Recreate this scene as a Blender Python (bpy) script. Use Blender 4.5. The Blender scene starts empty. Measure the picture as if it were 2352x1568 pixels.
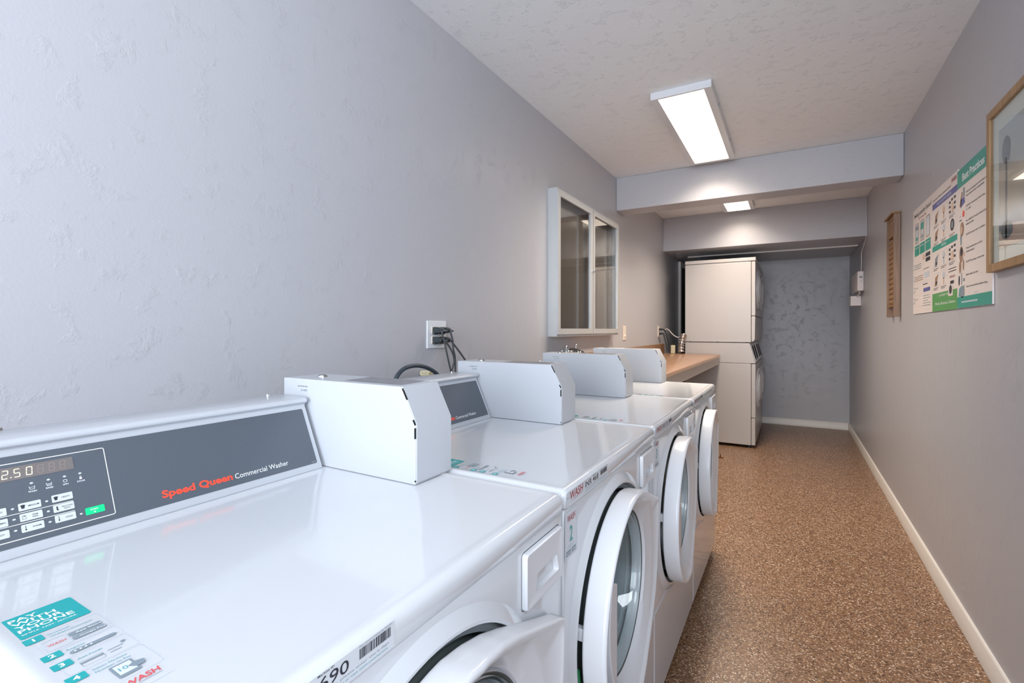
import bpy, math, random
from mathutils import Vector, Matrix
random.seed(4)
PI = math.pi
C = bpy.context.scene.collection
S = bpy.context.scene

# ---------------------------------------------------------------- camera, light, exposure
CAMH = 1.2342
cam_d = bpy.data.cameras.new('camera')
cam = bpy.data.objects.new('camera', cam_d); C.objects.link(cam)
cam_d.sensor_width = 36.0
cam_d.lens = 1109.2368 / 2352 * 36
cam_d.shift_y = -28.75 / 2352
cam_d.clip_start = 0.02
cam.matrix_world = (Matrix.Translation((0, 0, CAMH)) @ Matrix.Rotation(0.5238, 4, 'Z')
                    @ Matrix.Rotation(PI / 2, 4, 'X') @ Matrix.Rotation(0.001, 4, 'Z'))
S.camera = cam
S.view_settings.view_transform = 'Standard'
S.view_settings.look = 'None'
S.view_settings.gamma = 1
S.view_settings.use_curve_mapping = False
S.view_settings.exposure = 0.18

w = bpy.data.worlds.new('daylight_world'); S.world = w; w.use_nodes = True
bg = w.node_tree.nodes['Background']
bg.inputs[0].default_value = (0.66, 0.80, 1.0, 1); bg.inputs[1].default_value = 2.5

def area(name, loc, rot, sx, sy, power, col, spread=180):
    l = bpy.data.lights.new(name, 'AREA'); l.shape = 'RECTANGLE'; l.size = sx; l.size_y = sy
    l.energy = power; l.color = col; l.spread = math.radians(spread)
    o = bpy.data.objects.new(name, l); C.objects.link(o); o.location = loc; o.rotation_euler = rot
    return o
XL, XR, YB, YF, H = -1.2513, 0.6198, -2.6, 7.1724, 2.48
# daylight through the wide open doorway behind the camera
area('daylight_doorway', (-0.30, YB - 3.0, 1.75), (PI / 2, 0, 0), 3.6, 3.2, 335, (0.90, 0.945, 1.0))
# extra light added high on the right, behind the camera, to brighten the left wall
area('high_side_fill', (XR + 0.06, -0.75, 1.98), (PI / 2, 0, PI / 2), 1.8, 0.66, 34, (0.90, 0.945, 1.0))
LAMP = 3.0
LAMPCOL = (1.0, 0.85, 0.70)

# ---------------------------------------------------------------- materials
def lin(h):
    h = h.lstrip('#'); out = []
    for i in (0, 2, 4):
        c = int(h[i:i + 2], 16) / 255
        out.append(c / 12.92 if c <= 0.04045 else ((c + 0.055) / 1.055) ** 2.4)
    return (*out, 1)
MATS = {}
def mat(name, col, rough=0.5, metal=0.0, var=0.04, vscale=6.0, coat=0.0, bump=0.0, bscale=200.0, ior=1.45):
    if name in MATS: return MATS[name]
    m = bpy.data.materials.new(name); m.use_nodes = True; nt = m.node_tree; n = nt.nodes
    b = n['Principled BSDF']
    b.inputs['Roughness'].default_value = rough; b.inputs['Metallic'].default_value = metal
    b.inputs['IOR'].default_value = ior
    if coat: b.inputs['Coat Weight'].default_value = coat; b.inputs['Coat Roughness'].default_value = 0.04
    c = lin(col); tc = n.new('ShaderNodeTexCoord')
    if var:
        nz = n.new('ShaderNodeTexNoise'); nz.inputs['Scale'].default_value = vscale; nz.inputs['Detail'].default_value = 3
        nt.links.new(tc.outputs['Object'], nz.inputs['Vector'])
        mx = n.new('ShaderNodeMix'); mx.data_type = 'RGBA'
        mx.inputs[6].default_value = tuple(x * (1 - var) for x in c[:3]) + (1,)
        mx.inputs[7].default_value = tuple(min(1, x * (1 + var)) for x in c[:3]) + (1,)
        nt.links.new(nz.outputs['Fac'], mx.inputs[0]); nt.links.new(mx.outputs[2], b.inputs['Base Color'])
    else: b.inputs['Base Color'].default_value = c
    if bump:
        nb = n.new('ShaderNodeTexNoise'); nb.inputs['Scale'].default_value = bscale; nb.inputs['Detail'].default_value = 2
        nt.links.new(tc.outputs['Object'], nb.inputs['Vector'])
        bp = n.new('ShaderNodeBump'); bp.inputs['Strength'].default_value = bump; bp.inputs['Distance'].default_value = 0.001
        nt.links.new(nb.outputs['Fac'], bp.inputs['Height']); nt.links.new(bp.outputs['Normal'], b.inputs['Normal'])
    MATS[name] = m
    return m

def plaster(name, col, rough, strength, spec=0.5):
    """painted knock-down plaster: fine stipple plus flat trowelled islands"""
    m = bpy.data.materials.new(name); m.use_nodes = True; nt = m.node_tree; n = nt.nodes; L = nt.links.new
    b = n['Principled BSDF']; b.inputs['Roughness'].default_value = rough
    b.inputs['Specular IOR Level'].default_value = spec
    tc = n.new('ShaderNodeTexCoord')
    big = n.new('ShaderNodeTexNoise'); big.inputs['Scale'].default_value = 1.3; big.inputs['Detail'].default_value = 4
    L(tc.outputs['Object'], big.inputs['Vector'])
    c = lin(col); mx = n.new('ShaderNodeMix'); mx.data_type = 'RGBA'
    mx.inputs[6].default_value = tuple(x * 0.965 for x in c[:3]) + (1,)
    mx.inputs[7].default_value = tuple(x * 1.035 for x in c[:3]) + (1,)
    L(big.outputs['Fac'], mx.inputs[0]); L(mx.outputs[2], b.inputs['Base Color'])
    k = n.new('ShaderNodeTexNoise'); k.inputs['Scale'].default_value = 15; k.inputs['Detail'].default_value = 9
    k.inputs['Roughness'].default_value = 0.68; k.inputs['Distortion'].default_value = 0.25
    L(tc.outputs['Object'], k.inputs['Vector'])
    cr = n.new('ShaderNodeValToRGB'); cr.color_ramp.elements[0].position = 0.555; cr.color_ramp.elements[1].position = 0.66
    L(k.outputs['Fac'], cr.inputs[0])
    f = n.new('ShaderNodeTexNoise'); f.inputs['Scale'].default_value = 150; f.inputs['Detail'].default_value = 3
    L(tc.outputs['Object'], f.inputs['Vector'])
    ad = n.new('ShaderNodeMath'); ad.operation = 'MULTIPLY_ADD'; ad.inputs[1].default_value = 0.35
    L(f.outputs['Fac'], ad.inputs[0]); L(cr.outputs['Color'], ad.inputs[2])
    bp = n.new('ShaderNodeBump'); bp.inputs['Strength'].default_value = strength; bp.inputs['Distance'].default_value = 0.0013
    L(ad.outputs[0], bp.inputs['Height']); L(bp.outputs['Normal'], b.inputs['Normal'])
    MATS[name] = m
    return m
def chip_floor():
    m = bpy.data.materials.new('speckled_floor'); m.use_nodes = True; nt = m.node_tree; n = nt.nodes; L = nt.links.new
    b = n['Principled BSDF']; tc = n.new('ShaderNodeTexCoord')
    v = n.new('ShaderNodeTexVoronoi'); v.inputs['Scale'].default_value = 150; L(tc.outputs['Object'], v.inputs['Vector'])
    sp = n.new('ShaderNodeSeparateColor'); L(v.outputs['Color'], sp.inputs[0])
    r0 = n.new('ShaderNodeValToRGB'); r0.color_ramp.interpolation = 'CONSTANT'
    cols = [(0, '#5f4634'), (0.15, '#7d5f47'), (0.40, '#8c6d52'), (0.65, '#96775b'), (0.88, '#a88a6c')]
    e = r0.color_ramp.elements
    e[0].position = 0; e[0].color = lin(cols[0][1]); e[1].position = cols[1][0]; e[1].color = lin(cols[1][1])
    for p, c in cols[2:]:
        x = e.new(p); x.color = lin(c)
    L(sp.outputs[0], r0.inputs[0])
    mp = n.new('ShaderNodeMapping'); mp.inputs['Scale'].default_value = (1.0, 1.5, 1); mp.inputs['Rotation'].default_value = (0, 0, 0.6); L(tc.outputs['Object'], mp.inputs[0])
    v2 = n.new('ShaderNodeTexVoronoi'); v2.inputs['Scale'].default_value = 230; L(mp.outputs[0], v2.inputs['Vector'])
    sp2 = n.new('ShaderNodeSeparateColor'); L(v2.outputs['Color'], sp2.inputs[0])
    gt = n.new('ShaderNodeMath'); gt.operation = 'GREATER_THAN'; gt.inputs[1].default_value = 0.93; L(sp2.outputs[0], gt.inputs[0])
    r = n.new('ShaderNodeMix'); r.data_type = 'RGBA'; r.inputs[7].default_value = lin('#f0e2cf'); L(gt.outputs[0], r.inputs[0]); L(r0.outputs[0], r.inputs[6])
    nz = n.new('ShaderNodeTexNoise'); nz.inputs['Scale'].default_value = 2.0; nz.inputs['Detail'].default_value = 3
    L(tc.outputs['Object'], nz.inputs['Vector'])
    r2 = n.new('ShaderNodeValToRGB'); r2.color_ramp.elements[0].color = (0.78, 0.73, 0.70, 1); r2.color_ramp.elements[1].color = (0.98, 0.93, 0.90, 1)
    L(nz.outputs['Fac'], r2.inputs[0])
    mx = n.new('ShaderNodeMix'); mx.data_type = 'RGBA'; mx.blend_type = 'MULTIPLY'; mx.inputs[0].default_value = 1
    L(r.outputs[2], mx.inputs[6]); L(r2.outputs[0], mx.inputs[7]); L(mx.outputs[2], b.inputs['Base Color'])
    b.inputs['Roughness'].default_value = 0.33
    bp = n.new('ShaderNodeBump'); bp.inputs['Strength'].default_value = 0.35; bp.inputs['Distance'].default_value = 0.001
    L(sp.outputs[1], bp.inputs['Height']); L(bp.outputs['Normal'], b.inputs['Normal'])
    return m
def wood(name, c1, c2, axis=2, sc=30):
    m = bpy.data.materials.new(name); m.use_nodes = True; nt = m.node_tree; n = nt.nodes; L = nt.links.new
    b = n['Principled BSDF']; b.inputs['Roughness'].default_value = 0.5; tc = n.new('ShaderNodeTexCoord')
    mp = n.new('ShaderNodeMapping'); s = [sc] * 3; s[axis] = sc * 0.06; mp.inputs['Scale'].default_value = s
    L(tc.outputs['Object'], mp.inputs[0])
    nz = n.new('ShaderNodeTexNoise'); nz.inputs['Scale'].default_value = 3; nz.inputs['Detail'].default_value = 5; L(mp.outputs[0], nz.inputs['Vector'])
    r = n.new('ShaderNodeValToRGB'); r.color_ramp.elements[0].position = 0.3; r.color_ramp.elements[0].color = lin(c1)
    r.color_ramp.elements[1].position = 0.7; r.color_ramp.elements[1].color = lin(c2)
    L(nz.outputs['Fac'], r.inputs[0]); L(r.outputs[0], b.inputs['Base Color'])
    return m
def emis(name, col, strength):
    m = bpy.data.materials.new(name); m.use_nodes = True; b = m.node_tree.nodes['Principled BSDF']
    b.inputs['Base Color'].default_value = (*col, 1); b.inputs['Emission Color'].default_value = (*col, 1)
    b.inputs['Emission Strength'].default_value = strength
    MATS[name] = m; return m
def glass(name, col=(1, 1, 1), ior=1.5):
    """thin pane: clear straight through, mirror-like by Fresnel"""
    m = bpy.data.materials.new(name); m.use_nodes = True; nt = m.node_tree; n = nt.nodes; n.remove(n['Principled BSDF'])
    t = n.new('ShaderNodeBsdfTransparent'); t.inputs[0].default_value = (*col, 1)
    g = n.new('ShaderNodeBsdfGlossy'); g.inputs['Roughness'].default_value = 0.01
    lw = n.new('ShaderNodeLayerWeight'); lw.inputs[0].default_value = 0.5; mx = n.new('ShaderNodeMixShader')
    pw = n.new('ShaderNodeMath'); pw.operation = 'POWER'; pw.inputs[1].default_value = 5; nt.links.new(lw.outputs['Facing'], pw.inputs[0])
    f = n.new('ShaderNodeMath'); f.operation = 'MULTIPLY_ADD'; f.inputs[1].default_value = 0.93; f.inputs[2].default_value = 0.07
    nt.links.new(pw.outputs[0], f.inputs[0]); nt.links.new(f.outputs[0], mx.inputs[0]); nt.links.new(t.outputs[0], mx.inputs[1]); nt.links.new(g.outputs[0], mx.inputs[2])
    nt.links.new(mx.outputs[0], n['Material Output'].inputs['Surface'])
    MATS[name] = m; return m

M_WALL = plaster('wall_paint', '#b8b8bd', 0.36, 0.6, 0.5)
M_CEIL = plaster('ceiling_paint', '#eff1f3', 0.6, 1.2, 0.3)
M_FLOOR = chip_floor()
M_TRIM = mat('trim_paint', '#e6e1da', 0.35)
M_WHITE = mat('white_enamel', '#d3d6da', 0.13, var=0.01, coat=0.4)
M_WHITE2 = mat('white_powder_coat', '#bfc3c9', 0.28, var=0.012)
M_PLASTIC = mat('white_plastic', '#dcdee2', 0.22, var=0.01)
M_DRYER = mat('almond_enamel', '#bebab8', 0.3, var=0.015)
M_DRYERF = mat('pale_grey_panel', '#c9ccd0', 0.3, var=0.015)
M_DARK = mat('charcoal_panel', '#565d66', 0.38, var=0.05, vscale=300)
M_BLACK = mat('black_rubber', '#22262a', 0.45, var=0.1, vscale=30)
M_PLUG = mat('dark_grey_plug', '#33393c', 0.5, var=0.15, vscale=90)
M_CORD = mat('grey_cord', '#4b4e52', 0.42, var=0.1, vscale=60)
M_HOSE = mat('dark_hose', '#3c464e', 0.35, var=0.1, vscale=60)
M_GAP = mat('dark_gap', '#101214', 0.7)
M_STEEL = mat('drum_steel', '#8a9093', 0.35, 0.9, var=0.1, vscale=40)
M_DRUM = mat('dark_drum', '#3f4648', 0.4, 0.6, var=0.2, vscale=60)
M_CHROME = mat('chrome', '#d6dadd', 0.12, 1.0, var=0.03)
M_FOIL = mat('foil_duct', '#c9c6c6', 0.22, 1.0, var=0.1, vscale=40)
M_ALU = mat('painted_aluminium', '#c3c5c6', 0.4, 0.35, var=0.03)
M_CORK = mat('dark_display_backing', '#5c534d', 0.14, var=0.22, vscale=220, ior=1.6)
M_GASKET = mat('grey_gasket', '#4c5352', 0.5, var=0.15, vscale=40)
M_RIMG = mat('grey_rim', '#8f9699', 0.45, var=0.05)
M_BOOTSHEEN = mat('pale_boot_sheen', '#a7b3b7', 0.2, var=0.06, vscale=30, coat=0.5)  # boot rubber, made pale to copy reflections in the glass bowl wall
M_GREEN = mat('green_seal', '#1f7a45', 0.45, var=0.12, vscale=30)
M_LABEL = mat('label_stock', '#d3d7dc', 0.35, var=0.01)
M_CLEAR = mat('sticker_base', '#d6dade', 0.2, var=0.01)
M_TEAL = mat('teal_print', '#11a3a6', 0.35, var=0.03)
M_TEAL2 = mat('teal_poster_print', '#2f9d8c', 0.35, var=0.03)
M_GRN = mat('green_poster_print', '#5a9e58', 0.35, var=0.05)
M_BLUE = mat('violet_poster_print', '#5c60a0', 0.35, var=0.03)
M_RED = mat('red_print', '#a32a30', 0.35, var=0.03)
M_SALMON = mat('coral_red_print', '#f0553f', 0.35, var=0.02)
M_PINKRED = mat('rose_red_print', '#d9585c', 0.35, var=0.02)
M_INK = mat('dark_ink', '#30323c', 0.4, var=0.05)
M_GREYINK = mat('grey_ink', '#84929c', 0.4, var=0.03)
M_LTINK = mat('pale_ink', '#c5ced8', 0.4, var=0.03)
M_TEALINK = mat('teal_ink', '#4fa3ae', 0.4, var=0.03)
M_WINK = mat('white_ink', '#f4f6f8', 0.35, var=0.01)
M_KEY = mat('grey_key', '#ccd1d0', 0.35, var=0.01)
M_START = mat('green_key', '#12d98c', 0.35, var=0.01)
M_DISP = mat('display_window', '#77716f', 0.35, var=0.03)
M_SEG = mat('unlit_segment', '#8d837d', 0.4, var=0.02)
M_LIT = emis('lit_segment', (0.95, 0.88, 0.52), 1.0)
M_SCUFF = mat('label_plate_grey', '#8b8b90', 0.4, var=0.25, vscale=25)
M_POSTER = mat('poster_board', '#e9dfda', 0.35, var=0.01)
M_BROWN = mat('tan_print', '#a08068', 0.4, var=0.2, vscale=60)
M_SKIN = mat('pale_peach_print', '#d9b9a4', 0.4, var=0.1, vscale=60)
M_LAM = mat('brown_laminate', '#96745a', 0.25, var=0.12, vscale=9)
M_LAME = mat('laminate_edge', '#c9a98c', 0.3, var=0.06, vscale=14)
M_APRON = mat('apron_paint', '#cdc3b8', 0.4)
M_WOODF = wood('oak_frame', '#8f6f4c', '#b08b63')
M_WOODW = wood('weathered_washboard', '#7a604c', '#9a7c68')
M_WOODG = wood('honey_washboard', '#7d5c36', '#9c7850')
M_MATB = mat('mat_board', '#dfe1dc', 0.7)
M_IVORY = mat('ivory_plate', '#e9dfd2', 0.3)
M_PLATE = mat('white_plate', '#e3e6ea', 0.3)
M_YEL = mat('yellowed_plastic', '#d9d0ae', 0.4)
M_BOXW = mat('off_white_box', '#e6dfdf', 0.4)
M_RUST = mat('rust', '#6a3a22', 0.7)
M_GLASS = glass('clear_glass', (0.93, 0.97, 0.97))
M_LAMP = emis('lamp_diffuser', LAMPCOL, LAMP)
def picture_mat():
    m = bpy.data.materials.new('beach_print'); m.use_nodes = True; nt = m.node_tree; n = nt.nodes; L = nt.links.new
    b = n['Principled BSDF']; b.inputs['Roughness'].default_value = 0.12; b.inputs['Coat Weight'].default_value = 0.6
    b.inputs['Coat Roughness'].default_value = 0.01
    tc = n.new('ShaderNodeTexCoord'); sx = n.new('ShaderNodeSeparateXYZ'); L(tc.outputs['Object'], sx.inputs[0])
    nz = n.new('ShaderNodeTexNoise'); nz.inputs['Scale'].default_value = 7; nz.inputs['Detail'].default_value = 4
    L(tc.outputs['Object'], nz.inputs['Vector'])
    ma = n.new('ShaderNodeMath'); ma.operation = 'MULTIPLY_ADD'; ma.inputs[1].default_value = 0.05
    L(nz.outputs['Fac'], ma.inputs[0]); L(sx.outputs['Z'], ma.inputs[2])
    mr = n.new('ShaderNodeMapRange'); mr.inputs['From Min'].default_value = -0.20; mr.inputs['From Max'].default_value = 0.24
    L(ma.outputs[0], mr.inputs['Value'])
    r = n.new('ShaderNodeValToRGB'); e = r.color_ramp.elements
    e[0].position = 0.0; e[0].color = lin('#d8b9ac'); e[1].position = 1.0; e[1].color = lin('#b9c2c4')
    for p, c in ((0.17, '#d9bfb0'), (0.19, '#777c8e'), (0.25, '#9aa3ad'), (0.35, '#c7b7a4'), (0.55, '#cdbba8'), (0.66, '#b3b0ac')):
        x = e.new(p); x.color = lin(c)
    L(mr.outputs[0], r.inputs[0]); L(r.outputs[0], b.inputs['Base Color'])
    return m
M_PIC = picture_mat()
M_PICD = mat('slate_print', '#6b7078', 0.15, var=0.1, vscale=20)

# ---------------------------------------------------------------- mesh builder
def org(o): return Vector(o['_w']) if o is not None and '_w' in o else Vector((0, 0, 0))
WORLD = {}
def worg(o): return WORLD.get(o.name, Vector((0, 0, 0))) if o is not None else Vector((0, 0, 0))
class MB:
    def __init__(s): s.v = []; s.f = []; s.m = []; s.mats = []
    def mi(s, m):
        if m not in s.mats: s.mats.append(m)
        return s.mats.index(m)
    def add(s, verts, faces, m):
        b = len(s.v); s.v += [tuple(v) for v in verts]; k = s.mi(m)
        for f in faces: s.f.append(tuple(b + i for i in f)); s.m.append(k)
    def box(s, x0, x1, y0, y1, z0, z1, m):
        V = [(x, y, z) for x in (x0, x1) for y in (y0, y1) for z in (z0, z1)]
        s.add(V, [(0, 1, 3, 2), (4, 6, 7, 5), (0, 4, 5, 1), (2, 3, 7, 6), (0, 2, 6, 4), (1, 5, 7, 3)], m)
    def prism(s, pts, axis, a0, a1, m):
        """pts 2D polygon in the other two axes (in xyz order), extruded along axis"""
        def mk(p, a):
            return (a, p[0], p[1]) if axis == 'x' else (p[0], a, p[1]) if axis == 'y' else (p[0], p[1], a)
        n = len(pts); V = [mk(p, a0) for p in pts] + [mk(p, a1) for p in pts]
        F = [tuple(range(n - 1, -1, -1)), tuple(range(n, 2 * n))] + [(i, (i + 1) % n, n + (i + 1) % n, n + i) for i in range(n)]
        s.add(V, F, m)
    def loft(s, rings, m, cap0=False, cap1=False, ms=None):
        n = len(rings[0])
        for k in range(len(rings) - 1):
            V = list(rings[k]) + list(rings[k + 1])
            s.add(V, [(i, (i + 1) % n, n + (i + 1) % n, n + i) for i in range(n)], ms[k] if ms else m)
        if cap0: s.add(rings[0], [tuple(range(n - 1, -1, -1))], ms[0] if ms else m)
        if cap1: s.add(rings[-1], [tuple(range(n))], ms[-1] if ms else m)
    def cyl(s, p0, p1, r0, r1, m, n=20, cap=True):
        p0, p1 = Vector(p0), Vector(p1); d = (p1 - p0).normalized()
        a = Vector((0, 0, 1)) if abs(d.z) < .9 else Vector((1, 0, 0)); u = d.cross(a).normalized(); w_ = d.cross(u)
        R = [[p + (u * math.cos(t) + w_ * math.sin(t)) * r for t in [2 * PI * i / n for i in range(n)]] for p, r in ((p0, r0), (p1, r1))]
        s.loft(R, m, cap, cap)
    def tube(s, pts, r, m, n=10, sub=6, cap=True):
        P = [Vector(p) for p in pts]; Q = []
        for i in range(len(P) - 1):
            a = P[i - 1] if i else P[0] * 2 - P[1]; b, c = P[i], P[i + 1]; d = P[i + 2] if i + 2 < len(P) else P[-1] * 2 - P[-2]
            for k in range(sub):
                t = k / sub
                Q.append(0.5 * ((2 * b) + (c - a) * t + (2 * a - 5 * b + 4 * c - d) * t * t + (3 * b - a - 3 * c + d) * t ** 3))
        Q.append(P[-1]); rings = []; u = None
        for i, q in enumerate(Q):
            d = (Q[min(i + 1, len(Q) - 1)] - Q[max(i - 1, 0)]).normalized()
            if u is None: u = d.cross(Vector((0.3, 0.2, 1)) if abs(d.z) < .9 else Vector((1, 0.2, 0))).normalized()
            u = (u - d * u.dot(d)).normalized(); w_ = d.cross(u); rr = r(i / (len(Q) - 1)) if callable(r) else r
            rings.append([q + (u * math.cos(2 * PI * k / n) + w_ * math.sin(2 * PI * k / n)) * rr for k in range(n)])
        s.loft(rings, m, cap, cap)
    def sphere(s, c, r, m, n=14):
        c = Vector(c); R = []
        for j in range(1, n // 2):
            a = PI * j / (n // 2); R.append([c + Vector((math.sin(a) * math.cos(2 * PI * i / n) * r, math.sin(a) * math.sin(2 * PI * i / n) * r, math.cos(a) * r)) for i in range(n)])
        s.loft(R, m, True, True)
    def build(s, name, parent=None, pivot=None, bevel=0.0, seg=2, sharp=38, smooth=True):
        if pivot is None:
            if parent is not None: pivot = worg(parent)
            else:
                xs, ys, zs = zip(*s.v); pivot = Vector(((min(xs) + max(xs)) / 2, (min(ys) + max(ys)) / 2, min(zs)))
        pivot = Vector(pivot)
        me = bpy.data.meshes.new(name)
        me.from_pydata([tuple(Vector(v) - pivot) for v in s.v], [], s.f)
        for m in s.mats: me.materials.append(m)
        me.polygons.foreach_set('material_index', s.m)
        import bmesh
        bm = bmesh.new(); bm.from_mesh(me); bmesh.ops.remove_doubles(bm, verts=bm.verts, dist=1e-6)
        bmesh.ops.recalc_face_normals(bm, faces=bm.faces); bm.to_mesh(me); bm.free()
        if smooth:
            me.polygons.foreach_set('use_smooth', [True] * len(me.polygons))
            if not bevel: me.set_sharp_from_angle(angle=math.radians(sharp))
        o = bpy.data.objects.new(name, me); C.objects.link(o)
        o.location = pivot - worg(parent); o.parent = parent
        if bevel:
            md = o.modifiers.new('soft_edges', 'BEVEL'); md.width = bevel; md.segments = seg
            md.limit_method = 'ANGLE'; md.angle_limit = math.radians(40); md.harden_normals = True
        WORLD[o.name] = pivot
        return o
def root(name, loc):
    o = bpy.data.objects.new(name, None); C.objects.link(o); o.location = loc; o.empty_display_size = 0.05
    WORLD[o.name] = Vector(loc); return o
def tag(o, label=None, cat=None, group=None, kind=None):
    if label: o['label'] = label
    if cat: o['category'] = cat
    if group: o['group'] = group
    if kind: o['kind'] = kind
    return o
def struct(o): o['kind'] = 'structure'; return o

TXT = {}
def text_geo(s, bold=0.0):
    k = (s, bold)
    if k not in TXT:
        cu = bpy.data.curves.new('t', 'FONT'); cu.body = s; cu.size = 1.0; cu.resolution_u = 3; cu.offset = bold
        ob = bpy.data.objects.new('t', cu); C.objects.link(ob)
        bpy.context.view_layer.update(); dg = bpy.context.evaluated_depsgraph_get()
        me = bpy.data.meshes.new_from_object(ob.evaluated_get(dg))
        V = [(v.co.x, v.co.y) for v in me.vertices]; F = [tuple(p.vertices) for p in me.polygons]
        bpy.data.objects.remove(ob); bpy.data.curves.remove(cu); bpy.data.meshes.remove(me)
        TXT[k] = (V, F)
    return TXT[k]
class Flat(MB):
    """printed artwork laid out in its own (s, t) plane"""
    def __init__(s, o, e1, e2, step=0.00025):
        MB.__init__(s); s.o = Vector(o); s.e1 = Vector(e1).normalized(); s.e2 = Vector(e2).normalized()
        s.n = s.e1.cross(s.e2); s.step = step
    def P(s, a, b, l): return s.o + s.e1 * a + s.e2 * b + s.n * (l * s.step)
    def poly(s, pts, m, l=1): s.add([s.P(a, b, l) for a, b in pts], [tuple(range(len(pts)))], m)
    def slab(s, s0, t0, s1, t1, m, th):
        V = [s.o + s.e1 * a + s.e2 * b + s.n * c for a in (s0, s1) for b in (t0, t1) for c in (-th, 0)]
        s.add(V, [(0, 1, 3, 2), (4, 6, 7, 5), (0, 4, 5, 1), (2, 3, 7, 6), (0, 2, 6, 4), (1, 5, 7, 3)], m)
    def rr(s, s0, t0, s1, t1, r, k=4):
        out = []
        for cx, cy, a in ((s1 - r, t1 - r, 0), (s0 + r, t1 - r, 90), (s0 + r, t0 + r, 180), (s1 - r, t0 + r, 270)):
            for i in range(k + 1):
                q = math.radians(a + 90 * i / k); out.append((cx + r * math.cos(q), cy + r * math.sin(q)))
        return out
    def rect(s, s0, t0, s1, t1, m, l=1, r=0): s.poly(s.rr(s0, t0, s1, t1, r) if r else [(s0, t0), (s1, t0), (s1, t1), (s0, t1)], m, l)
    def outline(s, s0, t0, s1, t1, w_, m, l=1, r=0.001):
        A = s.rr(s0, t0, s1, t1, r); B = s.rr(s0 + w_, t0 + w_, s1 - w_, t1 - w_, max(r - w_, 1e-5)); n = len(A)
        s.add([s.P(a, b, l) for a, b in A + B], [(i, (i + 1) % n, n + (i + 1) % n, n + i) for i in range(n)], m)
    def ell(s, c, d, rx, ry, m, l=1, n=18): s.poly([(c + rx * math.cos(2 * PI * i / n), d + ry * math.sin(2 * PI * i / n)) for i in range(n)], m, l)
    def text(s, t, a, b, m, h=None, w_=None, l=2, bold=0.0, align='l', slant=0.0):
        """b is the baseline; h the cap height; w_ forces the width"""
        V, F = text_geo(t, bold)
        if not V: return
        x0 = min(v[0] for v in V); x1 = max(v[0] for v in V)
        ky = (h or 0.01) / 0.70; kx = (w_ / (x1 - x0)) if w_ else ky; W = (x1 - x0) * kx
        da = 0 if align == 'l' else -W / 2 if align == 'c' else -W
        s.add([s.P(a + da + (x - x0) * kx + slant * y * ky, b + y * ky, l) for x, y in V], F, m)
    def build(s, name, parent=None, **k): return MB.build(s, name, parent, smooth=False, **k)

# ---------------------------------------------------------------- room shell
def wallbox(name, x0, x1, y0, y1, z0, z1, m=M_WALL):
    b = MB(); b.box(x0, x1, y0, y1, z0, z1, m); return struct(b.build(name, smooth=False))
wallbox('floor', XL - .12, XR + .12, YB - .12, YF + .12, -0.1, 0, M_FLOOR)
wallbox('ceiling', XL - .12, XR + .12, YB - .12, YF + .12, H, H + .1, M_CEIL)
wallbox('wall_left', XL - .12, XL, YB - .12, YF + .12, 0, H)
b = MB(); b.box(XR, XR + .12, YB - .12, -1.70, 0, H, M_WALL); b.box(XR, XR + .12, .20, YF + .12, 0, H, M_WALL); b.box(XR, XR + .12, -1.70, .20, 2.35, H, M_WALL); b.box(XR, XR + .12, -1.70, .20, 0, 1.62, M_WALL)  # unseen gap in this wall lets the added side light in
struct(b.build('wall_right', smooth=False))
wallbox('wall_far', XL, XR, YF, YF + .12, 0, H)
b = MB()                                                    # wall behind the camera with its wide doorway
b.box(XL, -1.17, YB - .12, YB, 0, H, M_WALL); b.box(0.57, XR, YB - .12, YB, 0, H, M_WALL); b.box(-1.17, 0.57, YB - .12, YB, 2.37, H, M_WALL)
struct(b.build('wall_near', smooth=False))
b = MB(); b.box(XL, XR, 3.8866, 4.0851, 2.210, H, M_WALL); struct(b.build('trim_1', bevel=0.006))       # dropped beam
b = MB(); b.box(XL, XR, 5.5729, 6.149, 2.108, H, M_WALL); struct(b.build('trim_2', bevel=0.004))        # second beam
b = MB(); b.box(XL, XR, 6.149, YF, 2.128, H, M_WALL); struct(b.build('trim_3', smooth=False))           # low ceiling behind it
b = MB(); b.box(XL + .17, XR - .02, 6.115, 6.155, 2.096, 2.112, M_TRIM); struct(b.build('trim_4', bevel=0.003))
def baseb(name, pts, axis, a0, a1):
    b = MB(); b.prism(pts, axis, a0, a1, M_TRIM); return struct(b.build(name, bevel=0.0015))
prof = [(0, 0), (-.014, 0), (-.014, .068), (-.011, .073), (-.011, .079), (-.006, .086), (0, .088)]
baseb('baseboard_right', [(XR + a, z) for a, z in prof], 'y', YB, YF)
baseb('baseboard_far', [(YF + a, z) for a, z in prof], 'x', XL, XR - .014)
# closet doorway half hidden behind the dryers
b = MB(); b.box(XL, XL + .03, 6.43, 6.50, 0, 2.10, M_TRIM); b.box(XL, XL + .03, 6.50, 7.12, 2.04, 2.10, M_TRIM); b.box(XL, XL + .03, 7.06, 7.12, 0, 2.04, M_TRIM)
struct(b.build('trim_5', bevel=0.003))
b = MB(); b.box(XL, XL + .008, 6.50, 7.06, 0, 2.04, M_GAP); struct(b.build('dark_opening_1', smooth=False))  # flat black sheet painting the darkness inside the opening

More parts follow.
